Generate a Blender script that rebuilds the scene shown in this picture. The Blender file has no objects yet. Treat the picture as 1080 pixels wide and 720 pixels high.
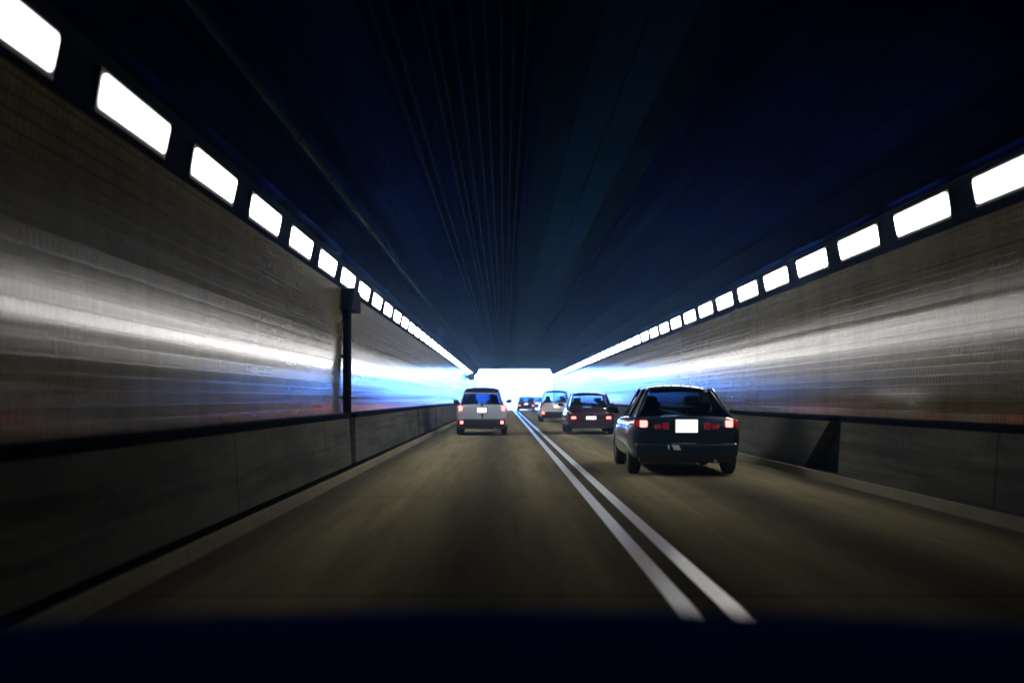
import bpy, bmesh, math, random
from mathutils import Vector, Matrix
random.seed(7)
S = bpy.context.scene
COL = S.collection
R = math.radians

# ------------------------------------------------------------------ helpers
def link(o, parent=None):
    COL.objects.link(o)
    if parent is not None:
        o.parent = parent
    return o

def tag(o, label=None, cat=None, group=None, kind=None):
    if label: o['label'] = label
    if cat: o['category'] = cat
    if group: o['group'] = group
    if kind: o['kind'] = kind
    return o

def empty(name, loc, label=None, cat=None, group=None, rz=0.0):
    o = bpy.data.objects.new(name, None)
    o.empty_display_size = 0.2
    COL.objects.link(o)
    o.location = loc
    o.rotation_euler = (0, 0, rz)
    return tag(o, label, cat, group)

def mesh_obj(name, bm, mat, parent=None, smooth=False, subsurf=0, bevel=0.0):
    bmesh.ops.recalc_face_normals(bm, faces=bm.faces[:])
    me = bpy.data.meshes.new(name)
    bm.to_mesh(me); bm.free()
    mats = mat if isinstance(mat, (list, tuple)) else [mat]
    for m in mats: me.materials.append(m)
    if smooth:
        for p in me.polygons: p.use_smooth = True
    o = bpy.data.objects.new(name, me)
    link(o, parent)
    if bevel:
        b = o.modifiers.new('bevel', 'BEVEL'); b.width = bevel; b.segments = 3; b.limit_method = 'ANGLE'
    if subsurf:
        s = o.modifiers.new('sub', 'SUBSURF'); s.levels = subsurf; s.render_levels = subsurf
    return o

def add_box(bm, x0, x1, y0, y1, z0, z1, mi=0):
    v = [bm.verts.new(p) for p in ((x0,y0,z0),(x1,y0,z0),(x1,y1,z0),(x0,y1,z0),(x0,y0,z1),(x1,y0,z1),(x1,y1,z1),(x0,y1,z1))]
    fs = [bm.faces.new([v[i] for i in q]) for q in ((0,3,2,1),(4,5,6,7),(0,1,5,4),(1,2,6,5),(2,3,7,6),(3,0,4,7))]
    for f in fs: f.material_index = mi
    return fs

def box(name, mat, parent, x0, x1, y0, y1, z0, z1, bevel=0.0):
    bm = bmesh.new(); add_box(bm, x0, x1, y0, y1, z0, z1)
    return mesh_obj(name, bm, mat, parent, bevel=bevel, smooth=False)

def add_hexa(bm, q0, q1):
    """a solid between two quads given in the same order"""
    a = [bm.verts.new(p) for p in q0]; b = [bm.verts.new(p) for p in q1]
    n = len(a)
    bm.faces.new(a[::-1]); bm.faces.new(b)
    for i in range(n):
        bm.faces.new((a[i], a[(i+1) % n], b[(i+1) % n], b[i]))

def sheet(name, mat, parent, pts, off, mi=0):
    """polygon pts with thickness along off"""
    bm = bmesh.new(); o = Vector(off)
    add_hexa(bm, [Vector(p) for p in pts], [Vector(p) + o for p in pts])
    return mesh_obj(name, bm, mat, parent)

def add_tube(bm, p0, p1, r, seg=10):
    p0 = Vector(p0); p1 = Vector(p1); d = (p1 - p0).normalized()
    up = Vector((0, 0, 1)) if abs(d.z) < 0.9 else Vector((1, 0, 0))
    u = d.cross(up).normalized(); w = d.cross(u)
    ra, rb = [], []
    for i in range(seg):
        a = 2 * math.pi * i / seg
        o = (u * math.cos(a) + w * math.sin(a)) * r
        ra.append(bm.verts.new(p0 + o)); rb.append(bm.verts.new(p1 + o))
    bm.faces.new(ra[::-1]); bm.faces.new(rb)
    for i in range(seg):
        bm.faces.new((ra[i], ra[(i+1) % seg], rb[(i+1) % seg], rb[i]))

def extrude_y(name, mat, prof, y0, y1, parent=None, step=None, smooth=False):
    """closed profile of (x,z) points drawn along y"""
    bm = bmesh.new()
    n = 1 if not step else max(1, int((y1 - y0) / step))
    rings = []
    for k in range(n + 1):
        y = y0 + (y1 - y0) * k / n
        rings.append([bm.verts.new((x, y, z)) for x, z in prof])
    bm.faces.new(rings[0][::-1]); bm.faces.new(rings[-1])
    m = len(prof)
    for a, b in zip(rings, rings[1:]):
        for i in range(m):
            bm.faces.new((a[i], a[(i+1) % m], b[(i+1) % m], b[i]))
    return mesh_obj(name, bm, mat, parent, smooth=smooth)

# ------------------------------------------------------------------ materials
def new_mat(name):
    m = bpy.data.materials.new(name); m.use_nodes = True
    nt = m.node_tree
    return m, nt, nt.nodes['Principled BSDF']

def pmat(name, col, rough=0.5, metal=0.0, spec=0.5, coat=0.0, emit=None, estr=0.0):
    m, nt, b = new_mat(name)
    b.inputs['Base Color'].default_value = (*col, 1)
    b.inputs['Roughness'].default_value = rough
    b.inputs['Metallic'].default_value = metal
    b.inputs['Specular IOR Level'].default_value = spec
    b.inputs['Coat Weight'].default_value = coat
    b.inputs['Coat Roughness'].default_value = 0.08
    if emit:
        b.inputs['Emission Color'].default_value = (*emit, 1)
        b.inputs['Emission Strength'].default_value = estr
    return m

def node(nt, t, **kw):
    n = nt.nodes.new(t)
    for k, v in kw.items(): setattr(n, k, v)
    return n

def ramp(nt, fac, stops):
    r = node(nt, 'ShaderNodeValToRGB')
    e = r.color_ramp.elements
    while len(e) < len(stops): e.new(0.5)
    for el, (p, c) in zip(e, stops):
        el.position = p; el.color = c if len(c) == 4 else (*c, 1)
    nt.links.new(fac, r.inputs['Fac'])
    return r

def mixc(nt, a, b, fac, mode='MIX'):
    n = node(nt, 'ShaderNodeMix', data_type='RGBA', blend_type=mode)
    L = nt.links
    for sock, v in ((n.inputs[6], a), (n.inputs[7], b), (n.inputs[0], fac)):
        if hasattr(v, 'is_linked'): L.new(v, sock)
        elif isinstance(v, (int, float)): sock.default_value = v
        else: sock.default_value = (*v, 1)
    return n.outputs[2]

def coords(nt, scale):
    """world-scaled object coordinates"""
    tc = node(nt, 'ShaderNodeTexCoord')
    mp = node(nt, 'ShaderNodeMapping')
    mp.inputs['Scale'].default_value = scale
    nt.links.new(tc.outputs['Object'], mp.inputs['Vector'])
    return mp.outputs['Vector']

def noise(nt, vec, scale=1.0, detail=4, rough=0.55):
    n = node(nt, 'ShaderNodeTexNoise')
    n.inputs['Scale'].default_value = scale; n.inputs['Detail'].default_value = detail
    n.inputs['Roughness'].default_value = rough
    nt.links.new(vec, n.inputs['Vector'])
    return n.outputs['Fac']

def wall_tile_mat():
    m, nt, b = new_mat('glazed wall tile')
    L = nt.links
    tc = node(nt, 'ShaderNodeTexCoord')
    sp = node(nt, 'ShaderNodeSeparateXYZ'); L.new(tc.outputs['Object'], sp.inputs[0])
    cb = node(nt, 'ShaderNodeCombineXYZ'); L.new(sp.outputs['Y'], cb.inputs['X']); L.new(sp.outputs['Z'], cb.inputs['Y'])
    br = node(nt, 'ShaderNodeTexBrick'); br.offset = 0.5
    br.inputs['Scale'].default_value = 1.0
    br.inputs['Brick Width'].default_value = 0.105
    br.inputs['Row Height'].default_value = 0.105
    br.inputs['Mortar Size'].default_value = 0.007
    br.inputs['Mortar Smooth'].default_value = 0.3
    br.inputs['Color1'].default_value = (0.25, 0.205, 0.090, 1)
    br.inputs['Color2'].default_value = (0.215, 0.176, 0.075, 1)
    br.inputs['Mortar'].default_value = (0.06, 0.052, 0.03, 1)
    L.new(cb.outputs[0], br.inputs['Vector'])
    # grime wiped along the direction of travel
    st = noise(nt, coords(nt, (1, 0.04, 6.5)), 1.0, 6)
    gr = ramp(nt, st, [(0.32, (0.5, 0.5, 0.48)), (0.64, (1, 1, 1))])
    c1 = mixc(nt, br.outputs['Color'], gr.outputs['Color'], 0.8, 'MULTIPLY')
    st2 = noise(nt, coords(nt, (1, 0.025, 17.0)), 1.0, 4, 0.6)
    gr2 = ramp(nt, st2, [(0.36, (0.6, 0.6, 0.6)), (0.58, (1, 1, 1))])
    c1 = mixc(nt, c1, gr2.outputs['Color'], 0.75, 'MULTIPLY')
    # rain-down stains
    dr = noise(nt, coords(nt, (1, 1.6, 0.12)), 1.0, 4)
    dg = ramp(nt, dr, [(0.36, (0.5, 0.48, 0.44)), (0.55, (1, 1, 1))])
    c2 = mixc(nt, c1, dg.outputs['Color'], 0.5, 'MULTIPLY')
    L.new(c2, b.inputs['Base Color'])
    rr = node(nt, 'ShaderNodeMapRange')
    L.new(st, rr.inputs['Value'])
    rr.inputs['From Min'].default_value = 0.3; rr.inputs['From Max'].default_value = 0.7
    rr.inputs['To Min'].default_value = 0.22; rr.inputs['To Max'].default_value = 0.09
    L.new(rr.outputs[0], b.inputs['Roughness'])
    b.inputs['Specular IOR Level'].default_value = 0.22
    bp = node(nt, 'ShaderNodeBump'); bp.inputs['Strength'].default_value = 0.08; bp.inputs['Distance'].default_value = 0.002
    bp.invert = True
    wv = noise(nt, coords(nt, (1, 0.25, 9.0)), 1.0, 3)
    ad = node(nt, 'ShaderNodeMath', operation='MULTIPLY_ADD')
    L.new(wv, ad.inputs[0]); ad.inputs[1].default_value = 0.9; L.new(br.outputs['Fac'], ad.inputs[2])
    L.new(ad.outputs[0], bp.inputs['Height'])
    L.new(bp.outputs[0], b.inputs['Normal'])
    # film of soot: where it lies the glaze does not shine
    df = node(nt, 'ShaderNodeBsdfDiffuse'); L.new(c2, df.inputs['Color'])
    mr = node(nt, 'ShaderNodeMapRange'); L.new(st2, mr.inputs['Value'])
    mr.inputs['From Min'].default_value = 0.36; mr.inputs['From Max'].default_value = 0.60
    mr.inputs['To Min'].default_value = 0.5; mr.inputs['To Max'].default_value = 0.95
    ms = node(nt, 'ShaderNodeMixShader'); L.new(mr.outputs[0], ms.inputs[0]); L.new(df.outputs[0], ms.inputs[1]); L.new(b.outputs[0], ms.inputs[2])
    L.new(ms.outputs[0], nt.nodes['Material Output'].inputs['Surface'])
    return m

def concrete_mat(name, c0, c1, rough=0.75, scale=(1.2, 0.35, 1.2), spec=0.0, joints=0):
    m, nt, b = new_mat(name)
    n1 = noise(nt, coords(nt, scale), 1.0, 6, 0.6)
    r = ramp(nt, n1, [(0.32, c0), (0.68, c1)])
    n2 = noise(nt, coords(nt, (14, 14, 14)), 1.0, 3)
    r2 = ramp(nt, n2, [(0.3, (0.7, 0.7, 0.7)), (0.6, (1, 1, 1))])
    c = mixc(nt, r.outputs['Color'], r2.outputs['Color'], 0.6, 'MULTIPLY')
    nt.links.new(c, b.inputs['Base Color'])
    if joints:
        tc = node(nt, 'ShaderNodeTexCoord'); sp = node(nt, 'ShaderNodeSeparateXYZ'); nt.links.new(tc.outputs['Object'], sp.inputs[0])
        wy = node(nt, 'ShaderNodeMath', operation='PINGPONG'); nt.links.new(sp.outputs['Y'], wy.inputs[0]); wy.inputs[1].default_value = joints / 2
        lt = node(nt, 'ShaderNodeMath', operation='LESS_THAN'); nt.links.new(wy.outputs[0], lt.inputs[0]); lt.inputs[1].default_value = 0.012
        c = mixc(nt, c, (0.015, 0.015, 0.015), lt.outputs[0])
        # tyre scuffs and splash dirt in long wiped streaks
        sn = noise(nt, coords(nt, (1, 0.12, 5.0)), 1.0, 5, 0.65)
        sr = ramp(nt, sn, [(0.36, (0.45, 0.45, 0.45)), (0.54, (1, 1, 1))])
        c = mixc(nt, c, sr.outputs['Color'], 0.7, 'MULTIPLY')
        nt.links.new(c, b.inputs['Base Color'])
    b.inputs['Roughness'].default_value = rough
    b.inputs['Specular IOR Level'].default_value = spec
    bp = node(nt, 'ShaderNodeBump'); bp.inputs['Strength'].default_value = 0.3; bp.inputs['Distance'].default_value = 0.01
    nt.links.new(n2, bp.inputs['Height']); nt.links.new(bp.outputs[0], b.inputs['Normal'])
    return m

def road_mat():
    m, nt, b = new_mat('worn concrete road')
    L = nt.links
    tc = node(nt, 'ShaderNodeTexCoord')
    sp = node(nt, 'ShaderNodeSeparateXYZ'); L.new(tc.outputs['Object'], sp.inputs[0])
    # oil-dark middle of each lane, gutters darker: lanes centred at -0.6 and 2.95
    def bump_at(c, w):
        a = node(nt, 'ShaderNodeMath', operation='SUBTRACT'); L.new(sp.outputs['X'], a.inputs[0]); a.inputs[1].default_value = c
        d = node(nt, 'ShaderNodeMath', operation='DIVIDE'); L.new(a.outputs[0], d.inputs[0]); d.inputs[1].default_value = w
        p = node(nt, 'ShaderNodeMath', operation='MULTIPLY'); L.new(d.outputs[0], p.inputs[0]); L.new(d.outputs[0], p.inputs[1])
        n = node(nt, 'ShaderNodeMath', operation='MULTIPLY'); L.new(p.outputs[0], n.inputs[0]); n.inputs[1].default_value = -1
        e = node(nt, 'ShaderNodeMath', operation='EXPONENT'); L.new(n.outputs[0], e.inputs[0])
        return e.outputs[0]
    tot = None
    for c, w in ((-0.2, 0.6), (2.95, 0.55), (-2.2, 0.42), (1.2, 0.5), (4.6, 0.35)):
        o = bump_at(c, w)
        if tot is None: tot = o
        else:
            s = node(nt, 'ShaderNodeMath', operation='ADD', use_clamp=True); L.new(tot, s.inputs[0]); L.new(o, s.inputs[1]); tot = s.outputs[0]
    n1 = noise(nt, coords(nt, (3.5, 0.16, 1)), 1.0, 8, 0.68)
    base = ramp(nt, n1, [(0.3, (0.20, 0.178, 0.108)), (0.7, (0.39, 0.35, 0.215))])
    k = node(nt, 'ShaderNodeMath', operation='MULTIPLY'); L.new(tot, k.inputs[0]); k.inputs[1].default_value = 0.74
    c = mixc(nt, base.outputs['Color'], (0.05, 0.05, 0.046), k.outputs[0])
    n2 = noise(nt, coords(nt, (25, 25, 1)), 1.0, 4, 0.7)
    r2 = ramp(nt, n2, [(0.3, (0.62, 0.62, 0.62)), (0.65, (1, 1, 1))])
    c = mixc(nt, c, r2.outputs['Color'], 0.7, 'MULTIPLY')
    # slab joints
    wy = node(nt, 'ShaderNodeMath', operation='MODULO'); L.new(sp.outputs['Y'], wy.inputs[0]); wy.inputs[1].default_value = 7.5
    lt = node(nt, 'ShaderNodeMath', operation='LESS_THAN'); L.new(wy.outputs[0], lt.inputs[0]); lt.inputs[1].default_value = 0.03
    c = mixc(nt, c, (0.02, 0.02, 0.02), lt.outputs[0])
    L.new(c, b.inputs['Base Color'])
    b.inputs['Roughness'].default_value = 0.6
    b.inputs['Specular IOR Level'].default_value = 0.0
    bp = node(nt, 'ShaderNodeBump'); bp.inputs['Strength'].default_value = 0.4; bp.inputs['Distance'].default_value = 0.006
    L.new(n2, bp.inputs['Height']); L.new(bp.outputs[0], b.inputs['Normal'])
    return m

def paint_line_mat():
    m, nt, b = new_mat('road marking paint')
    n2 = noise(nt, coords(nt, (30, 8, 1)), 1.0, 5, 0.7)
    r2 = ramp(nt, n2, [(0.30, (0.6, 0.65, 0.72)), (0.45, (0.80, 0.90, 0.98))])
    nt.links.new(r2.outputs['Color'], b.inputs['Base Color'])
    b.inputs['Roughness'].default_value = 0.33
    b.inputs['Specular IOR Level'].default_value = 0.7
    return m

def ceiling_mat(name, c0, c1, seam_y, seam_x, rough, spec=0.0):
    m, nt, b = new_mat(name)
    L = nt.links
    tc = node(nt, 'ShaderNodeTexCoord')
    sp = node(nt, 'ShaderNodeSeparateXYZ'); L.new(tc.outputs['Object'], sp.inputs[0])
    cb = node(nt, 'ShaderNodeCombineXYZ'); L.new(sp.outputs['Y'], cb.inputs['X']); L.new(sp.outputs['X'], cb.inputs['Y'])
    br = node(nt, 'ShaderNodeTexBrick'); br.offset = 0.5
    br.inputs['Scale'].default_value = 1
    br.inputs['Brick Width'].default_value = seam_y; br.inputs['Row Height'].default_value = seam_x
    br.inputs['Mortar Size'].default_value = 0.012; br.inputs['Mortar Smooth'].default_value = 0.2
    br.inputs['Color1'].default_value = (*c0, 1); br.inputs['Color2'].default_value = (*c1, 1)
    br.inputs['Mortar'].default_value = (c0[0]*.35, c0[1]*.35, c0[2]*.35, 1)
    L.new(cb.outputs[0], br.inputs['Vector'])
    n = noise(nt, coords(nt, (1.3, 0.2, 1)), 1.0, 5)
    r = ramp(nt, n, [(0.3, (0.45, 0.45, 0.45)), (0.65, (1, 1, 1))])
    c = mixc(nt, br.outputs['Color'], r.outputs['Color'], 0.8, 'MULTIPLY')
    L.new(c, b.inputs['Base Color'])
    b.inputs['Roughness'].default_value = rough
    b.inputs['Specular IOR Level'].default_value = spec
    b.inputs['Specular Tint'].default_value = (0.25, 0.5, 1.0, 1)
    bp = node(nt, 'ShaderNodeBump'); bp.inputs['Strength'].default_value = 0.4; bp.inputs['Distance'].default_value = 0.006; bp.invert = True
    L.new(br.outputs['Fac'], bp.inputs['Height']); L.new(bp.outputs[0], b.inputs['Normal'])
    return m

def glass_mat(name, tint, gloss=0.10):
    m = bpy.data.materials.new(name); m.use_nodes = True
    nt = m.node_tree; nt.nodes.clear()
    out = node(nt, 'ShaderNodeOutputMaterial')
    tr = node(nt, 'ShaderNodeBsdfTransparent'); tr.inputs['Color'].default_value = (*tint, 1)
    gl = node(nt, 'ShaderNodeBsdfGlossy'); gl.inputs['Roughness'].default_value = 0.03
    fr = node(nt, 'ShaderNodeFresnel'); fr.inputs['IOR'].default_value = 1.5
    mx = node(nt, 'ShaderNodeMixShader')
    ge = node(nt, 'ShaderNodeNewGeometry')
    iv = node(nt, 'ShaderNodeMath', operation='SUBTRACT'); iv.inputs[0].default_value = 1; nt.links.new(ge.outputs['Backfacing'], iv.inputs[1])
    mu = node(nt, 'ShaderNodeMath', operation='MULTIPLY'); nt.links.new(fr.outputs[0], mu.inputs[0]); nt.links.new(iv.outputs[0], mu.inputs[1])
    nt.links.new(mu.outputs[0], mx.inputs[0]); nt.links.new(tr.outputs[0], mx.inputs[1]); nt.links.new(gl.outputs[0], mx.inputs[2])
    nt.links.new(mx.outputs[0], out.inputs['Surface'])
    return m

LAMP_STR = 1.4
M = {}
M['tile'] = wall_tile_mat()
M['barrier'] = concrete_mat('barrier concrete', (0.085, 0.092, 0.090), (0.165, 0.165, 0.142), spec=0.0, joints=6.0)
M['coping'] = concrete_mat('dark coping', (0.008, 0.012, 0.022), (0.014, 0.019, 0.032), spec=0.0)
M['kerb'] = concrete_mat('kerb concrete', (0.22, 0.205, 0.15), (0.32, 0.3, 0.22))
M['kerb_dark'] = concrete_mat('dark kerb', (0.006, 0.006, 0.006), (0.012, 0.012, 0.01))  # near-black tone for the whole kerb body
M['recess'] = concrete_mat('recess shade', (0.004, 0.006, 0.012), (0.007, 0.01, 0.018), spec=0.1)
M['road'] = road_mat()
M['line'] = paint_line_mat()
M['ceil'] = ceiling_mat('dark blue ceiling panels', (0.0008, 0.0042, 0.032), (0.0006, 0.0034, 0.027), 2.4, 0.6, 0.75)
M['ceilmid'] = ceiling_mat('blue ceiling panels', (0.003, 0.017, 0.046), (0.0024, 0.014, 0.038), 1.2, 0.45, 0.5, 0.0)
M['pipe'] = pmat('grey pipe', (0.010, 0.019, 0.021), 0.7, 0.0, spec=0.0)
M['cable'] = pmat('dark cable', (0.006, 0.013, 0.03), 0.6, spec=0.0)
M['black_metal'] = pmat('black metal', (0.0025, 0.004, 0.009), 0.8, spec=0.05)
M['lamp_frame'] = pmat('lamp housing', (0.02, 0.023, 0.03), 0.5)
M['diffuser'] = pmat('lit diffuser', (0.8, 0.8, 0.78), 0.5, emit=(1.0, 0.965, 0.93), estr=LAMP_STR)
for k_, f_ in (('a', 0.10), ('b', 0.18), ('c', 0.4)):  # weaker copies for the near lights, to darken the foreground
    M['diffuser_' + k_] = pmat('lit diffuser dimmed', (0.8, 0.8, 0.78), 0.5, emit=(1.0, 0.965, 0.93), estr=LAMP_STR * f_)
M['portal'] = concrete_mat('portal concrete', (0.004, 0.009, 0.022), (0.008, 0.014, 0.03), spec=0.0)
M['ground'] = concrete_mat('pale ground', (0.22, 0.22, 0.2), (0.32, 0.31, 0.29), scale=(.05, .05, .05))
M['rubber'] = pmat('tyre rubber', (0.012, 0.012, 0.013), 0.7)
M['alloy'] = pmat('alloy rim', (0.35, 0.36, 0.38), 0.3, 0.9)
M['trim'] = pmat('black trim', (0.012, 0.012, 0.014), 0.45)
M['seat'] = pmat('seat cloth', (0.02, 0.02, 0.024), 0.8)
M['plate'] = pmat('number plate', (0.86, 0.87, 0.88), 0.35, emit=(1, 0.97, 0.92), estr=0.05)   # plate glows by itself, its brightness put in as emission
M['chrome'] = pmat('chrome', (0.75, 0.76, 0.78), 0.12, 1.0)
M['glass'] = glass_mat('car glass', (0.82, 0.88, 0.90))
M['glass_dark'] = glass_mat('dark car glass', (0.34, 0.42, 0.48))
M['glass_black'] = glass_mat('privacy glass', (0.16, 0.22, 0.27))
M['lens_red'] = pmat('red lamp lens', (0.30, 0.012, 0.02), 0.15, coat=0.5, emit=(1, 0.04, 0.06), estr=0.003)
M['lens_dim'] = pmat('dim red lens', (0.14, 0.008, 0.02), 0.15, coat=0.5, emit=(1, 0.05, 0.10), estr=0.004)
M['lens_lit'] = pmat('lit tail lamp', (0.8, 0.2, 0.2), 0.3, emit=(1.0, 0.09, 0.08), estr=0.38)
M['sticker'] = pmat('bright sticker', (0.85, 0.87, 0.88), 0.3)
def car_paint(name, col, metal=0.0, rough=0.35, coat=1.0):
    m, nt, b = new_mat(name)
    n = noise(nt, coords(nt, (3, 3, 3)), 1.0, 4)
    r = ramp(nt, n, [(0.3, tuple(c * 0.85 for c in col)), (0.7, col)])
    nt.links.new(r.outputs['Color'], b.inputs['Base Color'])
    b.inputs['Roughness'].default_value = rough; b.inputs['Metallic'].default_value = metal
    b.inputs['Coat Weight'].default_value = coat; b.inputs['Coat Roughness'].default_value = 0.06
    return m

# ------------------------------------------------------------------ layout constants
XL, XR = -2.80, 5.00          # tile faces
Y0, Y1 = -14.0, 123.0         # tunnel ends
ZW = 3.62                     # top of tiled wall
BZ = 0.87                     # barrier height
KL, KR = -2.30, 4.66          # kerb edges

# ------------------------------------------------------------------ setting: ground, roads
def sheet_xy(name, mat, x0, x1, y0, y1, z, parent=None, kind=None, ny=1):
    bm = bmesh.new()
    rows = []
    for k in range(ny + 1):
        y = y0 + (y1 - y0) * k / ny
        rows.append((bm.verts.new((x0, y, z)), bm.verts.new((x1, y, z))))
    for a, b in zip(rows, rows[1:]):
        bm.faces.new((a[0], a[1], b[1], b[0]))
    o = mesh_obj(name, bm, mat, parent)
    if kind: o['kind'] = kind
    return o

sheet_xy('ground', M['ground'], -1150, 1150, -1150, 1450, -0.02, kind='structure')
road = sheet_xy('road', M['road'], KL - 0.4, KR + 0.4, Y0, 420, 0.0, kind='structure', ny=40)
for x in (1.035, 1.305):
    sheet_xy('lane_line', M['line'], x - 0.062, x + 0.062, Y0, 400, 0.004, parent=road, ny=40)

def kerb(s):
    xe, xw = (KL, XL + 0.2) if s < 0 else (KR, XR - 0.2)
    a, b = min(xe, xw), max(xe, xw)
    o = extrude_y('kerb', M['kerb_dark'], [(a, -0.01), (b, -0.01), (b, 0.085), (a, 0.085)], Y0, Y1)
    o['kind'] = 'structure'
    c = (xe - 0.03, xe + 0.006) if s < 0 else (xe - 0.006, xe + 0.03)
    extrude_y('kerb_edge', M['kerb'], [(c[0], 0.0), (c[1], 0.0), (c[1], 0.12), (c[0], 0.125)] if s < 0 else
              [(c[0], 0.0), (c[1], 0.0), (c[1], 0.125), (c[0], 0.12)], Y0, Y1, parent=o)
    return o
kerb(-1); kerb(1)

# ------------------------------------------------------------------ tunnel walls
def tunnel_wall(s, label):
    x = XL if s < 0 else XR
    bm = bmesh.new()
    add_box(bm, min(x, x + s * 0.5), max(x, x + s * 0.5), Y0, Y1, -0.01, ZW)
    o = mesh_obj('tunnel_wall', bm, M['tile'])
    a, b = sorted((x - s * 0.003, x + s * 0.1))
    box('light_band', M['coping'], o, a - 0.0, b, Y0 + 0.01, Y1 - 0.01, 3.10, ZW - 0.005)  # dark strip round the lights, with the shade below them painted in
    return tag(o, label, 'wall')
tunnel_wall(-1, 'glossy tiled tunnel wall running along the left lane, behind the drainpipe')
tunnel_wall(1, 'glossy tiled tunnel wall along the right lane, beside the black car')

# barriers with openings
def barrier(s, gaps, label):
    xf = XL + 0.2 if s < 0 else XR - 0.2      # face
    xb = XL + 0.004 if s < 0 else XR - 0.004
    root = empty('concrete_barrier', (0, 0, 0), label, 'barrier')
    ys = [Y0]
    for g0, g1, sl in gaps: ys += [(g0, g1, sl)]
    cur, slope0 = Y0, 0.0
    d = -s
    for g in list(gaps) + [(Y1, None, 0.0)]:
        y_end = g[0]
        bm = bmesh.new()
        # profile quads at both ends; the start may slope back (top set further on)
        def ring(yb, yt):
            return [(xf + d * 0.03, yb, 0.05), (xb, yb, 0.05), (xb, yt, BZ), (xf - d * 0.02, yt, BZ)]
        add_hexa(bm, ring(cur, cur + slope0), ring(y_end, y_end))
        mesh_obj('barrier_face', bm, M['barrier'], root)
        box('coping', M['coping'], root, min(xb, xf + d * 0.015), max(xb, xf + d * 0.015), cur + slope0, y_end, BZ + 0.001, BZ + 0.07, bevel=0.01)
        if g[1] is not None:
            # near-black sheet painting the shade inside the opening
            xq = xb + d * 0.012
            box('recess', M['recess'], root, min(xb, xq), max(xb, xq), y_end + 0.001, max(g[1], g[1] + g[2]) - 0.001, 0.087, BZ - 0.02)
            cur, slope0 = g[1], g[2]
    return root
barrier(-1, [(20.9, 21.5, 0.3), (37.2, 38.3, 0.1), (46.5, 47.6, 0.1)], 'dark concrete barrier at the foot of the left-hand tunnel wall')
barrier(1, [(17.6, 19.7, -1.5)], 'concrete barrier with one dark triangular gap, along the right lane')

# ------------------------------------------------------------------ ceiling
def ceiling():
    root = empty('tunnel_ceiling', (1.1, 0, ZW), 'dark navy panelled tunnel ceiling hung with long cables', 'ceiling')
    T = 0.25
    def strip(name, mat, pts, y0=Y0, y1=Y1):
        up = [(x, z + T) for x, z in pts[::-1]]
        o = extrude_y(name, mat, pts + up, y0, y1)
        o.parent = root; o.matrix_parent_inverse = Matrix.Translation((-1.1, 0, -ZW))
        return o
    strip('ceiling_panel', M['ceil'], [(XL - 0.5, ZW + 0.002), (-2.62, ZW + 0.002), (-2.45, 4.05), (-1.6, 4.42), (-0.6, 4.62), (0.36, 4.68)])
    strip('ceiling_panel', M['ceil'], [(2.26, 4.68), (2.9, 4.62), (3.8, 4.42), (4.65, 4.05), (4.82, ZW + 0.002), (XR + 0.5, ZW + 0.002)])
    strip('centre_panel', M['ceilmid'], [(0.361, 4.74), (2.259, 4.74)])
    for x in (0.36, 2.26):
        bm = bmesh.new(); add_box(bm, x - 0.05, x + 0.05, Y0, 88.0, 4.56, 4.9)
        o = mesh_obj('ceiling_rib', bm, M['ceil'], root); o.matrix_parent_inverse = Matrix.Translation((-1.1, 0, -ZW))
    # lowered soffit towards the exit, with a shallow arched edge
    pts = []
    for k in range(13):
        t = k / 12
        pts.append((-2.5 + 7.2 * t, 4.14 + 0.10 * math.sin(math.pi * t)))
    prof = pts + [(4.7, 4.9), (-2.5, 4.9)]
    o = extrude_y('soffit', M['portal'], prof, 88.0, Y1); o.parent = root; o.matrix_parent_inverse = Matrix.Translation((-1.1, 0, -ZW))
    return root
ceiling()

# unseen wall added behind to block daylight, and the exit portal
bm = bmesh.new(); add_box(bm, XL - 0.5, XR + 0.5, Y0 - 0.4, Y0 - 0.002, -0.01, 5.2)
tag(mesh_obj('rear_daylight_block', bm, M['portal']), 'unseen dark wall added behind the camera to keep daylight out', 'wall')
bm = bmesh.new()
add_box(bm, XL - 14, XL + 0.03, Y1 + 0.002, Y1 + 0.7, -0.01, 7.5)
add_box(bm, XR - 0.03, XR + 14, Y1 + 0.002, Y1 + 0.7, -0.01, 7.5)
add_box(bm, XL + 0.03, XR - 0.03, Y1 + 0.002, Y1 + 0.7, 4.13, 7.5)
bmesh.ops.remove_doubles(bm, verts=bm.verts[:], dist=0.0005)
tag(mesh_obj('tunnel_portal', bm, M['portal']), 'dark portal wall framing the blinding white tunnel exit', 'portal')

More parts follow.
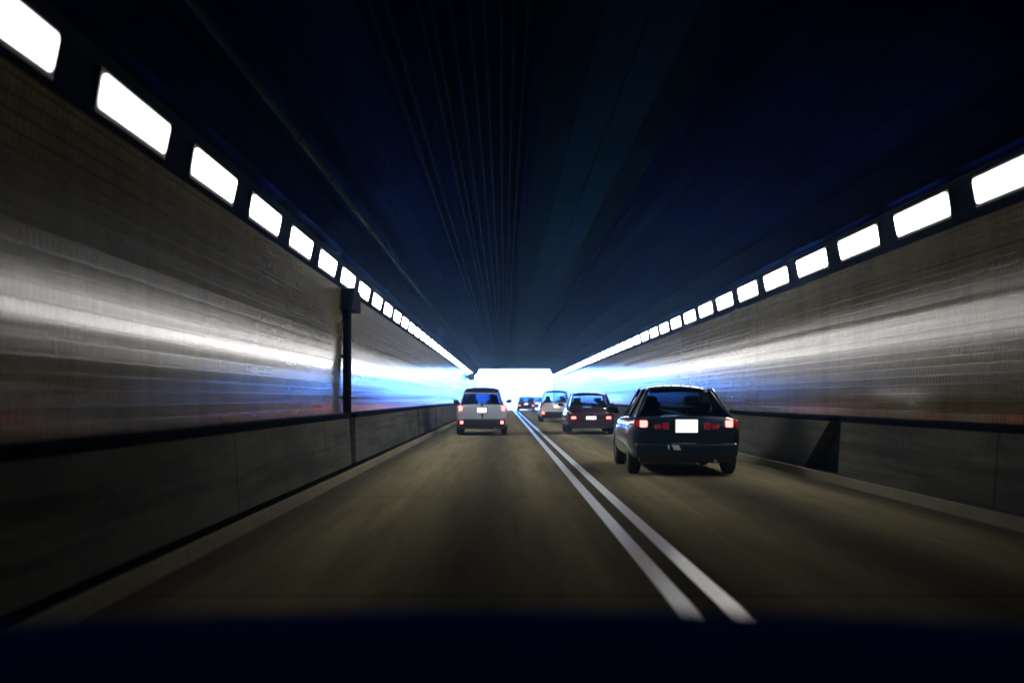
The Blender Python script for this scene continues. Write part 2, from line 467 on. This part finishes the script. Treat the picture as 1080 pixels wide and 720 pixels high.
# ------------------------------------------------------------------ lamps
ORD = ['', 'first', 'second', 'third', 'fourth', 'fifth', 'sixth', 'seventh', 'eighth', 'ninth', 'tenth', 'eleventh', 'twelfth',
       'thirteenth', 'fourteenth', 'fifteenth', 'sixteenth', 'seventeenth', 'eighteenth']
def make_lamp(length, h):
    """lamp built for the left wall (faces +x), base at its near lower edge"""
    root = empty('tunnel_light', (0, 0, 0))
    dx = 0.05
    bm = bmesh.new()
    o = 0.035
    q0 = [(0.001, -o, -o), (0.045, -o, -o), (0.045 + dx, -o, h + o), (0.001, -o, h + o)]
    q1 = [(x, length + o, z) for x, _, z in q0]
    add_hexa(bm, q0, q1)
    mesh_obj('housing', bm, M['lamp_frame'], root, bevel=0.008)
    bm = bmesh.new()
    r = 0.055; pts = []
    for cy, cz, a0 in ((r, r, 180), (length - r, r, 270), (length - r, h - r, 0), (r, h - r, 90)):
        for k in range(6):
            a = R(a0 + 18 * k)
            pts.append((cy + r * math.cos(a), cz + r * math.sin(a)))
    xs = lambda z: 0.049 + dx * z / h
    add_hexa(bm, [(xs(z) - 0.02, y, z) for y, z in pts], [(xs(z) + 0.006, y, z) for y, z in pts])
    mesh_obj('diffuser', bm, M['diffuser'], root)
    return root
def copy_tree(o, parent=None):
    c = o.copy(); COL.objects.link(c)
    if parent is not None: c.parent = parent
    for ch in list(o.children): copy_tree(ch, c)
    return c

lampL = make_lamp(1.68, 0.235)
lampR = make_lamp(1.84, 0.26)
def place_lamps(proto, s, first, pitch, n, z, side):
    for i in range(n):
        o = proto if i == 0 else copy_tree(proto)
        y = first + i * pitch
        o.location = (XL - 0.035 if s < 0 else XR + 0.035, y, z)
        if s > 0:
            o.rotation_euler = (0, 0, math.pi)
            o.location.y = y + 1.86
        # lights nearest the camera are dimmed on purpose, to darken the near end
        mk = 'diffuser_a' if y < 9.5 else 'diffuser_b' if y < 13 else 'diffuser_c' if y < 16.5 else 'diffuser'
        for ch in o.children:
            if ch.name.startswith('diffuser'):
                ch.material_slots[0].link = 'OBJECT'; ch.material_slots[0].material = M[mk]
        k = i + 1
        if k <= 18:
            lab = f'{ORD[k]} white rectangular light counted from the near end of the {side} wall row'
        else:
            lab = f'small white light far down the {side} wall row towards the exit'
        if k == 1: lab = f'large white light cut off by the picture edge, first in the {side} wall row'
        tag(o, lab, 'light', f'white lights along the {side} tunnel wall')
place_lamps(lampL, -1, 5.92, 2.53, 46, 3.20, 'left')
place_lamps(lampR, 1, 11.12, 2.60, 43, 3.24, 'right')

# ------------------------------------------------------------------ pipes, cables, boxes
def long_tube(name, x, z, r, mat, label, cat, group=None, y0=Y0, y1=87.9, clamp=None):
    root = empty(name, (x, y0, z), label, cat, group)
    bm = bmesh.new(); add_tube(bm, (0, 0, 0), (0, y1 - y0, 0), r, 12)
    mesh_obj('pipe', bm, mat, root, smooth=False)
    if clamp:
        y = 1.0
        while y < y1 - y0:
            bm = bmesh.new(); add_tube(bm, (0, y - 0.03, 0), (0, y + 0.03, 0), r * 1.35, 12)
            add_box(bm, -r * .5, r * .5, y - 0.02, y + 0.02, 0, clamp)
            bmesh.ops.remove_doubles(bm, verts=bm.verts[:], dist=0.0001)
            mesh_obj('clamp', bm, M['black_metal'], root)
            y += 2.4
    return root
long_tube('ceiling_pipe', -2.22, 4.03, 0.04, M['pipe'], 'pale grey pipe slung high above the left wall lights', 'pipe', clamp=0.12)
def ceil_z(x):
    P = [(-2.45, 4.05), (-1.6, 4.42), (-0.6, 4.62), (0.36, 4.68)]
    for (a, za), (b, zb) in zip(P, P[1:]):
        if a <= x <= b: return za + (zb - za) * (x - a) / (b - a)
    return 4.62
for x in (-1.12, -0.98, -0.72, -0.62, -0.46, -0.30, -0.17, -0.02, 0.10, 0.22):
    o = long_tube('ceiling_cable', x, ceil_z(x) - 0.03, 0.011, M['cable'], 'thin dark cable in the bundle running along the ceiling', 'cable', 'cables along the tunnel ceiling')

# drainpipe on the left wall with its box
dp = empty('drainpipe', (XL, 21.35, 0), 'black drainpipe with a box on top, on the left tiled wall', 'pipe')
bm = bmesh.new(); add_tube(bm, (0.09, 0, 0.95), (0.09, 0, 3.0), 0.075, 14); mesh_obj('pipe', bm, M['black_metal'], dp)
bm = bmesh.new(); add_tube(bm, (0.09, 0.28, 0.95), (0.09, 0.28, 2.7), 0.04, 12); mesh_obj('conduit', bm, M['black_metal'], dp)
box('junction_box', M['black_metal'], dp, 0.004, 0.24, -0.2, 0.75, 2.72, 3.1, bevel=0.015)
for z in (1.2, 1.9, 2.5):
    box('bracket', M['black_metal'], dp, 0.004, 0.1, -0.11, 0.11, z, z + 0.05)
# lane signal near the exit
ls = empty('lane_signal', (XL, 96.0, 2.55), 'small black signal box sticking out of the left wall near the exit', 'signal')
box('bracket', M['black_metal'], ls, 0.004, 0.3, -0.04, 0.04, 0.3, 0.38)
bm = bmesh.new(); add_tube(bm, (0.3, 0.1, 0.34), (0.3, -0.1, 0.34), 0.3, 20); mesh_obj('signal_head', bm, M['black_metal'], ls)
bm = bmesh.new(); add_tube(bm, (0.3, -0.1, 0.34), (0.3, -0.12, 0.34), 0.22, 20); mesh_obj('lens', bm, M['trim'], ls)

# ------------------------------------------------------------------ cars
def ring_pts(zb, zt, w):
    h = zt - zb
    half = [(0.0, zb), (0.55, zb), (0.88, zb + 0.015), (0.965, zb + 0.10 * h + 0.02), (0.995, zb + 0.36 * h), (1.0, zb + 0.56 * h),
            (0.985, zb + 0.76 * h), (0.95, zt - 0.07 * h), (0.87, zt - 0.008), (0.5, zt + 0.012), (0.0, zt + 0.018)]
    pts = [(x * w, z) for x, z in half]
    return pts + [(-x, z) for x, z in pts[-2:0:-1]]

def loft(bm, stations):
    rings = []
    for y, zb, zt, w in stations:
        rings.append([bm.verts.new((x, y, z)) for x, z in ring_pts(zb, zt, w)])
    n = len(rings[0])
    for a, b in zip(rings, rings[1:]):
        for i in range(n):
            bm.faces.new((a[i], a[(i+1) % n], b[(i+1) % n], b[i]))
    bm.faces.new(rings[0][::-1]); bm.faces.new(rings[-1])

def bake(o):
    """apply the modifiers into the mesh"""
    dg = bpy.context.evaluated_depsgraph_get(); dg.update()
    ev = o.evaluated_get(dg)
    me = bpy.data.meshes.new_from_object(ev, depsgraph=dg)
    o.modifiers.clear(); o.data = me
    return o

def wheel(parent, x, y, r, wd, s):
    w = empty('wheel', (x, y, r)); w.parent = parent
    # tyre: lathed profile round the x axis
    prof = [(-wd/2 + .01, r * .62), (-wd/2, r * .80), (-wd/2 + .025, r * .97), (-wd/4, r), (wd/4, r), (wd/2 - .025, r * .97), (wd/2, r * .80), (wd/2 - .01, r * .62)]
    bm = bmesh.new(); n = 28; rings = []
    for k in range(n):
        a = 2 * math.pi * k / n
        rings.append([bm.verts.new((px, pr * math.cos(a), pr * math.sin(a))) for px, pr in prof])
    for k in range(n):
        a, b = rings[k], rings[(k + 1) % n]
        for i in range(len(prof)):
            j = (i + 1) % len(prof)
            bm.faces.new((a[i], a[j], b[j], b[i]))
    mesh_obj('tyre', bm, M['rubber'], w, smooth=True)
    bm = bmesh.new()
    xo = s * (wd / 2 - 0.03)
    add_tube(bm, (xo - s * 0.05, 0, 0), (xo, 0, 0), r * 0.61, 28)
    for k in range(5):
        a = 2 * math.pi * k / 5
        c, sn = math.cos(a), math.sin(a)
        p = Vector((xo, c * r * .12, sn * r * .12)); q = Vector((xo, c * r * .57, sn * r * .57))
        t = Vector((0, -sn, c)) * r * 0.09
        ox = Vector((s * 0.02, 0, 0))
        add_hexa(bm, [p - t, p + t, q + t * .7, q - t * .7], [p - t + ox, p + t + ox, q + t * .7 + ox, q - t * .7 + ox])
    mesh_obj('rim', bm, M['alloy'], w)
    return w

def beam(bm, p0, p1, a, b):
    """bar between p0 and p1; a and b are half-size vectors of its section"""
    p0, p1, a, b = map(Vector, (p0, p1, a, b))
    f = lambda p: [p - a - b, p + a - b, p + a + b, p - a + b]
    add_hexa(bm, f(p0), f(p1))

def make_car(name, label, loc, paint, L, W, H, belt, kind='sedan', roof_mat=None, glass='glass', rz=0.0, lights=None,
             plate=(0.78, 0.33, 0.165), deck=None, wheel_r=0.32, tail=None, cabin=True, clear=0.2, group=None, bumper_mat=None, mirror_mat=None):
    root = empty(name, loc, label, 'car', group, rz)
    w = W / 2; e = -L / 2; f = L / 2
    dk = deck if deck else belt
    st = [(e, 0.44, dk - 0.13, w * 0.80), (e + 0.035, clear + 0.12, dk - 0.055, w * 0.90), (e + 0.12, clear + 0.05, dk - 0.01, w * 0.955), (e + 0.34, clear + 0.02, dk, w * 0.99),
          (e + 0.8, clear, belt, w), (0, clear, belt, w), (f - 1.35, clear, belt - 0.02, w), (f - 1.1, clear, belt - 0.06, w * .99),
          (f - 0.45, clear, belt - 0.16, w * 0.955), (f - 0.14, clear + 0.03, belt - 0.26, w * 0.87), (f, 0.38, belt - 0.36, w * 0.72)]
    bm = bmesh.new(); loft(bm, st)
    body = mesh_obj('body', bm, paint, root, smooth=True, subsurf=2)
    # wheel arches cut with a boolean
    wy = (e + 0.78, f - 0.82)
    bm = bmesh.new()
    for y in wy:
        for s in (-1, 1):
            add_tube(bm, (s * (w - 0.27), y, wheel_r), (s * (w + 0.1), y, wheel_r), wheel_r + 0.05, 32)
    cut = mesh_obj('wheel_arch_cutter', bm, M['trim'])
    bo = body.modifiers.new('arch', 'BOOLEAN'); bo.operation = 'DIFFERENCE'; bo.object = cut; bo.solver = 'EXACT'
    bake(body)
    bpy.data.objects.remove(cut)
    for p in body.data.polygons: p.use_smooth = True
    body.data.set_sharp_from_angle(angle=R(38))
    for y in wy:
        for s in (-1, 1): wheel(root, s * (w - 0.125), y, wheel_r, 0.205, s)
    if cabin:
        # greenhouse: corner points
        if kind == 'sedan': rb, rt, ft, fb = e + 0.42, e + 1.02, 0.30, f - 1.25
        elif kind == 'coupe': rb, rt, ft, fb = e + 0.30, e + 0.98, 0.25, f - 1.35
        else: rb, rt, ft, fb = e + 0.13, e + 0.42, 0.45, f - 1.05
        zb = belt - 0.015
        zrb = dk - 0.01 if kind != 'sedan' else belt - 0.005
        wb, wt = w * (0.86 if kind != 'van' else 0.83), w * {'sedan': 0.70, 'coupe': 0.59, 'van': 0.64}[kind]
        # roof shell
        bm = bmesh.new()
        ys = [(rt - 0.10, H - 0.075, wt * .97), (rt + 0.04, H - 0.035, wt), (rt + (ft - rt) * .4, H, wt * 1.03), (ft - 0.1, H - 0.025, wt), (ft + 0.06, H - 0.06, wt * .97)]
        rings = []
        for y, z, hw in ys:
            ring = []
            for t, dz in ((-1, -0.075), (-.93, -0.042), (-.6, -0.008), (0, 0.010), (.6, -0.008), (.93, -0.042), (1, -0.075)):
                ring.append(bm.verts.new((t * hw, y, z + dz)))
            for t, dz in ((.93, -0.085), (.5, -0.055), (-.5, -0.055), (-.93, -0.085)):
                ring.append(bm.verts.new((t * hw, y, z + dz)))
            rings.append(ring)
        n = len(rings[0])
        for a, b in zip(rings, rings[1:]):
            for i in range(n): bm.faces.new((a[i], a[(i+1) % n], b[(i+1) % n], b[i]))
        bm.faces.new(rings[0][::-1]); bm.faces.new(rings[-1])
        mesh_obj('roof', bm, roof_mat or paint, root, smooth=True, subsurf=2)
        rtz, ftz = H - 0.10, H - 0.085
        for s in (-1, 1):
            bm = bmesh.new(); beam(bm, (s * wb * .985, rb + 0.08, zrb - 0.03), (s * wt * .965, rt - 0.02, rtz + 0.03), (0.028, 0, 0.01), (0, 0.10, 0)); mesh_obj('pillar', bm, paint, root, bevel=0.015)
            bm = bmesh.new(); beam(bm, (s * wb * .99, fb - 0.03, zb - 0.06), (s * wt * .965, ft + 0.02, ftz + 0.03), (0.026, 0, 0.01), (0, 0.05, 0)); mesh_obj('pillar', bm, paint, root, bevel=0.015)
            ym = (rb + fb) / 2 + 0.02
            bm = bmesh.new(); beam(bm, (s * wb * 1.0, ym, zb - 0.03), (s * wt * 1.0, ym - 0.1, H - 0.07), (0.022, 0, 0.008), (0, 0.05, 0)); mesh_obj('pillar', bm, M['trim'], root, bevel=0.01)
            sheet('side_window', M[glass], root, [(s * wb * .975, rb + 0.12, zb - 0.02), (s * wb * .975, fb - 0.06, zb - 0.03), (s * wt * .985, ft + 0.02, ftz), (s * wt * .985, rt + 0.02, rtz)], (s * 0.004, 0, 0))
        sheet('rear_window', M[glass], root, [(-wb * .95, rb + 0.0, zrb - 0.02), (wb * .95, rb + 0.0, zrb - 0.02), (wt * .95, rt - 0.07, rtz + 0.03), (-wt * .95, rt - 0.07, rtz + 0.03)], (0, -0.004, 0.002))
        sheet('windscreen', M['glass'], root, [(-wb * .95, fb + 0.02, zb - 0.05), (wb * .95, fb + 0.02, zb - 0.05), (wt * .95, ft + 0.05, ftz + 0.02), (-wt * .95, ft + 0.05, ftz + 0.02)], (0, 0.004, 0.002))
        if kind != 'van':
            for s in (-1, 1):
                sheet('quarter_panel', paint, root, [(s * wb * .985, rb + 0.10, zb - 0.02), (s * wb * .99, rb + 0.62, zb - 0.02), (s * wt * 1.0, rt + 0.16, rtz), (s * wt * 1.0, rt + 0.0, rtz)], (s * 0.012, 0, 0))
        # window seals round the rear window
        bm = bmesh.new()
        a0, a1 = Vector((-wb * .95, rb - 0.004, zrb + 0.002)), Vector((wb * .95, rb - 0.004, zrb + 0.002))
        beam(bm, a0, a1, (0, 0.012, 0), (0, 0, 0.014)); mesh_obj('window_seal', bm, M['trim'], root)
        # seats
        for y, xs in ((0.05, (-0.36, 0.36)), (e + 1.25, (-0.4, 0.4))):
            for x in xs:
                bm = bmesh.new()
                top = belt + (0.13 if y > -0.2 else 0.04)
                add_hexa(bm, [(x - .23, y - .06, belt - .12), (x + .23, y - .06, belt - .12), (x + .23, y + .06, belt - .12), (x - .23, y + .06, belt - .12)],
                         [(x - .19, y - .14, top), (x + .19, y - .14, top), (x + .19, y - .05, top), (x - .19, y - .05, top)])
                so = mesh_obj('seat', bm, M['seat'], root, bevel=0.03)
                bm = bmesh.new(); add_box(bm, x - .125, x + .125, y - .17, y - .08, top + .03, top + .19)
                mesh_obj('headrest', bm, M['seat'], so, bevel=0.035)
        # door mirrors
        for s in (-1, 1):
            bm = bmesh.new()
            yy = fb - 0.22
            add_hexa(bm, [(s * (w * .93), yy, belt + 0.01), (s * (w + .17), yy + .02, belt + 0.03), (s * (w + .17), yy + .02, belt + .15), (s * (w * .93 + 0.05), yy, belt + .14)],
                     [(s * (w * .93), yy + .1, belt + 0.02), (s * (w + .15), yy + .09, belt + 0.04), (s * (w + .15), yy + .09, belt + .13), (s * (w * .93 + .05), yy + .1, belt + .12)])
            mesh_obj('door_mirror', bm, mirror_mat or paint, root, bevel=0.02)
        # door handles + seams
        for s in (-1, 1):
            for yy in ((rb + fb) / 2 - 0.25, (rb + fb) / 2 + 0.75):
                box('door_handle', M['trim'] if kind != 'van' else M['chrome'], root, min(s * (w * .985), s * (w * .985 + .03)), max(s * (w * .985), s * (w * .985 + .03)), yy, yy + .16, belt - .17, belt - .14, bevel=0.006)
    # rear bumper, seams
    box('bumper', bumper_mat or paint, root, -w * .90, w * .90, e - 0.035, e + 0.3, clear + 0.10, 0.52, bevel=0.05).data
    box('bumper_skirt', M['trim'], root, -w * .82, w * .82, e - 0.015, e + 0.25, clear + 0.01, clear + 0.14, bevel=0.02)
    bm = bmesh.new()
    add_box(bm, -w * .86, w * .86, e - 0.004, e + 0.05, 0.522, 0.532)
    mesh_obj('boot_seam', bm, M['trim'], root)
    # exhaust
    bm = bmesh.new(); add_tube(bm, (w * .5, e - 0.02, clear + 0.04), (w * .5, e + 0.25, clear + 0.04), 0.03, 14); mesh_obj('exhaust', bm, M['chrome'], root)
    # number plate
    pz, pw, ph = plate
    yp = e - 0.006
    pl = box('number_plate', M['plate'], root, -pw / 2, pw / 2, yp - 0.02, yp + 0.04, pz - ph / 2, pz + ph / 2, bevel=0.004)
    fr = box('plate_frame', M['trim'], root, -pw / 2 - .02, pw / 2 + .02, yp - 0.012, yp + 0.04, pz - ph / 2 - .02, pz + ph / 2 + .02)
    # boot handle / emblem
    bm = bmesh.new(); add_tube(bm, (0, e - 0.01, pz + ph / 2 + 0.085), (0, e + 0.03, pz + ph / 2 + 0.085), 0.035, 18); mesh_obj('emblem', bm, M['chrome'], root)
    # lamps: (x0, x1, z0, z1, material) mirrored, with y-depth following the rounded corner
    for x0, x1, z0, z1, mk, ly in (lights or []):
        for s in (-1, 1):
            a, b = sorted((s * x0, s * x1))
            o = box('tail_light' if mk != 'lens_lit' else 'lit_tail_light', M[mk], root, a, b, e + ly - 0.012, e + ly + 0.16, z0, z1, bevel=0.02)
    return root

P_black = car_paint('black blue paint', (0.004, 0.034, 0.062), 0.15)
P_silver = car_paint('silver paint', (0.52, 0.60, 0.76), 0.1, 0.38)
P_red = car_paint('dark red paint', (0.045, 0.006, 0.018), 0.2)
P_white = car_paint('white paint', (0.86, 0.88, 0.92))
P_dark = car_paint('dark navy paint', (0.012, 0.014, 0.024))

def at(px, d):           # a lateral position from a pixel column of the photograph at distance d
    return (px - 531) / 1300 * d

# black car
L = 4.35
blk = make_car('black_car', 'black car in the right lane, largest car, white plate between red lamps', (at(727, 19.0), 19.0 + L / 2, 0), P_black, L, 1.76, 1.43, 0.92,
         'coupe', glass='glass_dark', rz=R(-1.1), lights=[(0.56, 0.80, 0.72, 0.87, 'lens_red', 0.06), (0.60, 0.715, 0.755, 0.86, 'lens_lit', 0.012), (0.385, 0.50, 0.73, 0.80, 'lens_dim', 0.003), (0.27, 0.37, 0.72, 0.83, 'lens_dim', 0.0)],
         plate=(0.775, 0.34, 0.20), wheel_r=0.315)
e = -L / 2
for k, (x0, x1) in enumerate(((-0.30, -0.26), (-0.235, -0.12))):
    sheet('sticker', M['sticker'], blk, [(x0, e - 0.040, 0.49), (x1, e - 0.040, 0.475), (x1 - 0.02, e - 0.040, 0.40), (x0 + 0.02, e - 0.040, 0.405)] if k == 0 else
          [(x0, e - 0.040, 0.495), (x1, e - 0.040, 0.48), (x1 + 0.03, e - 0.040, 0.405), (x0 + 0.035, e - 0.040, 0.41)], (0, 0.006, 0))
bm = bmesh.new(); beam(bm, (0.0, e + 0.30, 0.935), (-0.36, e + 0.44, 1.03), (0, 0.012, 0.004), (0, 0, 0.012)); mesh_obj('wiper', bm, M['trim'], blk)
for s_ in (-1, 1):
    box('boot_seam', M['trim'], blk, s_ * 0.545 - 0.004, s_ * 0.545 + 0.004, e + 0.012, e + 0.05, 0.53, 0.86)
# silver minivan in the own lane
L = 4.5
sil = make_car('silver_car', 'silver hatchback alone in the left lane, dark roof and lit red lamps', (at(507.5, 40), 40 + L / 2, 0), P_silver, L, 1.72, 1.58, 1.02,
         'van', roof_mat=M['trim'], glass='glass_black', rz=R(0.5), lights=[(0.63, 0.78, 0.80, 1.0, 'lens_red', 0.045), (0.635, 0.755, 0.79, 0.97, 'lens_lit', 0.02), (0.60, 0.71, 0.37, 0.48, 'lens_lit', -0.03)],
         plate=(0.82, 0.32, 0.17), bumper_mat=M['trim'], mirror_mat=M['trim'])
sheet('tailgate_glint', M['chrome'], sil, [(-0.02, -L/2 - 0.01, 0.7), (0.05, -L/2 - 0.01, 0.7), (0.03, -L/2 - 0.01, 0.55), (-0.01, -L/2 - 0.01, 0.55)], (0, 0.02, 0))  # bright strip put in for a reflection on the tailgate
bm = bmesh.new(); beam(bm, (-0.60, -L/2 + 0.21, 1.37), (0.60, -L/2 + 0.21, 1.37), (0, 0.06, 0), (0, 0, 0.02)); mesh_obj('spoiler', bm, P_silver, sil, bevel=0.012)
sheet('tailgate_header', M['trim'], sil, [(-0.60, -L/2 + 0.26, 1.38), (0.60, -L/2 + 0.26, 1.38), (0.52, -L/2 + 0.33, 1.49), (-0.52, -L/2 + 0.33, 1.49)], (0, 0.01, 0))
# dark red car
L = 4.3
make_car('red_car', 'dark red car in the right lane between the black car and the white car', (at(624, 41), 41 + L / 2, 0), P_red, L, 1.66, 1.42, 0.90,
         'sedan', rz=R(-0.4), lights=[(0.50, 0.78, 0.58, 0.72, 'lens_dim', 0.05), (0.50, 0.66, 0.50, 0.60, 'lens_lit', 0.01)], plate=(0.50, 0.34, 0.22), deck=0.86)
# white car
L = 4.4
make_car('white_car', 'white car with a dark roof line, in front of the dark red car', (at(587, 62), 62 + L / 2, 0), P_white, L, 1.70, 1.62, 1.0,
         'van', glass='glass', roof_mat=M['trim'], lights=[(0.64, 0.80, 0.75, 1.0, 'lens_dim', 0.045), (0.60, 0.74, 0.40, 0.52, 'lens_lit', -0.03)], plate=(0.80, 0.32, 0.16), bumper_mat=M['trim'])
# two far dark cars near the exit
make_car('dark_car', 'tiny dark car far ahead near the exit, nearer the double line', (at(555, 112), 112 + 2.1, 0), P_dark, 4.2, 1.68, 1.42, 0.9,
         'sedan', glass='glass_dark', lights=[(0.55, 0.76, 0.66, 0.8, 'lens_dim', 0.05), (0.52, 0.70, 0.44, 0.62, 'lens_lit', 0.0)], plate=(0.7, 0.34, 0.2))
make_car('dark_car', 'tiny dark car farthest ahead, half hidden behind the white car', (at(566.5, 128), 128 + 2.1, 0), P_dark, 4.2, 1.68, 1.42, 0.9,
         'sedan', glass='glass_dark', lights=[(0.55, 0.76, 0.66, 0.8, 'lens_dim', 0.05)], plate=(0.7, 0.34, 0.2))

# the car the photograph was taken from: open cockpit, bonnet along the lower edge of the view
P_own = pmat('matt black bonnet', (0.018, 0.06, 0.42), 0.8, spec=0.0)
own = empty('camera_car', (0.0, 0.35, 0), 'dark bonnet of the car the photo is taken from, along the bottom edge', 'car')
bm = bmesh.new()
loft(bm, [(-2.1, 0.45, 0.75, 0.82), (-2.0, 0.3, 0.85, 0.92), (-1.4, 0.2, 0.9, 0.96), (0.3, 0.2, 0.925, 0.97), (0.75, 0.2, 0.935, 0.97), (1.2, 0.2, 0.912, 0.96), (1.7, 0.22, 0.84, 0.95), (1.86, 0.28, 0.76, 0.90), (1.92, 0.4, 0.66, 0.78)])
mesh_obj('body', bm, P_own, own, smooth=True, subsurf=2)
for y in (-1.35, 1.2):
    for s in (-1, 1): wheel(own, s * 0.88, y, 0.31, 0.2, s)
for x in (-0.45, 0.15):
    bm = bmesh.new(); beam(bm, (x, 0.52, 0.955), (x + 0.5, 0.46, 0.965), (0, 0.012, 0), (0, 0, 0.008)); mesh_obj('wiper', bm, M['trim'], own)

# ------------------------------------------------------------------ world, sun
SUN_EL, SUN_AZ = 48.0, 200.0
wd = bpy.data.worlds.new('World'); S.world = wd; wd.use_nodes = True
nt = wd.node_tree
bg = nt.nodes['Background']
sky = nt.nodes.new('ShaderNodeTexSky'); sky.sky_type = 'NISHITA'; sky.sun_disc = False
sky.sun_elevation = R(SUN_EL); sky.sun_rotation = R(SUN_AZ)
sky.air_density = 1.0; sky.dust_density = 0.3; sky.ozone_density = 4.0
mx = nt.nodes.new('ShaderNodeMix'); mx.data_type = 'RGBA'; mx.blend_type = 'MULTIPLY'; mx.inputs[0].default_value = 1
mx.inputs[7].default_value = (0.24, 0.80, 2.2, 1)
nt.links.new(sky.outputs[0], mx.inputs[6]); nt.links.new(mx.outputs[2], bg.inputs['Color'])
bg.inputs['Strength'].default_value = 0.15
ld = bpy.data.lights.new('sun', 'SUN'); ld.energy = 2.5; ld.angle = R(0.5); ld.color = (1.0, 0.95, 0.88)
lo = bpy.data.objects.new('sun', ld); COL.objects.link(lo)
lo.rotation_euler = (R(90 - SUN_EL), 0, R(180 - SUN_AZ))
lo.location = (0, 200, 60)

# blue haze added in and outside the tunnel to lift the dark tones
HZ = 0.0028
if HZ:
    hm = bpy.data.materials.new('haze'); hm.use_nodes = True
    hn = hm.node_tree; hn.nodes.remove(hn.nodes['Principled BSDF'])
    pv = hn.nodes.new('ShaderNodeVolumePrincipled'); pv.inputs['Color'].default_value = (0.25, 0.5, 1.0, 1)
    pv.inputs['Density'].default_value = HZ; pv.inputs['Anisotropy'].default_value = 0.0
    hn.links.new(pv.outputs[0], hn.nodes['Material Output'].inputs['Volume'])
    bm = bmesh.new(); add_box(bm, -1200, 1200, -1200, 1500, -1.2, 9.0)
    hz = mesh_obj('haze', bm, hm); hz['kind'] = 'stuff'

# ------------------------------------------------------------------ camera
cd = bpy.data.cameras.new('camera'); cam = bpy.data.objects.new('camera', cd); COL.objects.link(cam)
cam.location = (0, 0, 1.2); cam.rotation_euler = (R(90), 0, 0)
cd.sensor_width = 36; cd.lens = 36 * 1300 / 1080
cd.shift_x = (540 - 531) / 1080; cd.shift_y = (420 - 360) / 1080
cd.clip_end = 9000; cd.clip_start = 0.05
cd.dof.use_dof = True; cd.dof.focus_distance = 26; cd.dof.aperture_fstop = 1.15
S.camera = cam

S.render.engine = 'CYCLES'
c = S.cycles
c.use_denoising = True
c.max_bounces = 8; c.diffuse_bounces = 4; c.glossy_bounces = 4; c.transparent_max_bounces = 16
c.sample_clamp_indirect = 6.0; c.caustics_reflective = True
c.use_light_tree = True
vs = S.view_settings
S.display_settings.display_device = 'sRGB'
vs.view_transform = 'Standard'; vs.look = 'None'; vs.exposure = 4.62; vs.gamma = 1.0; vs.use_curve_mapping = False
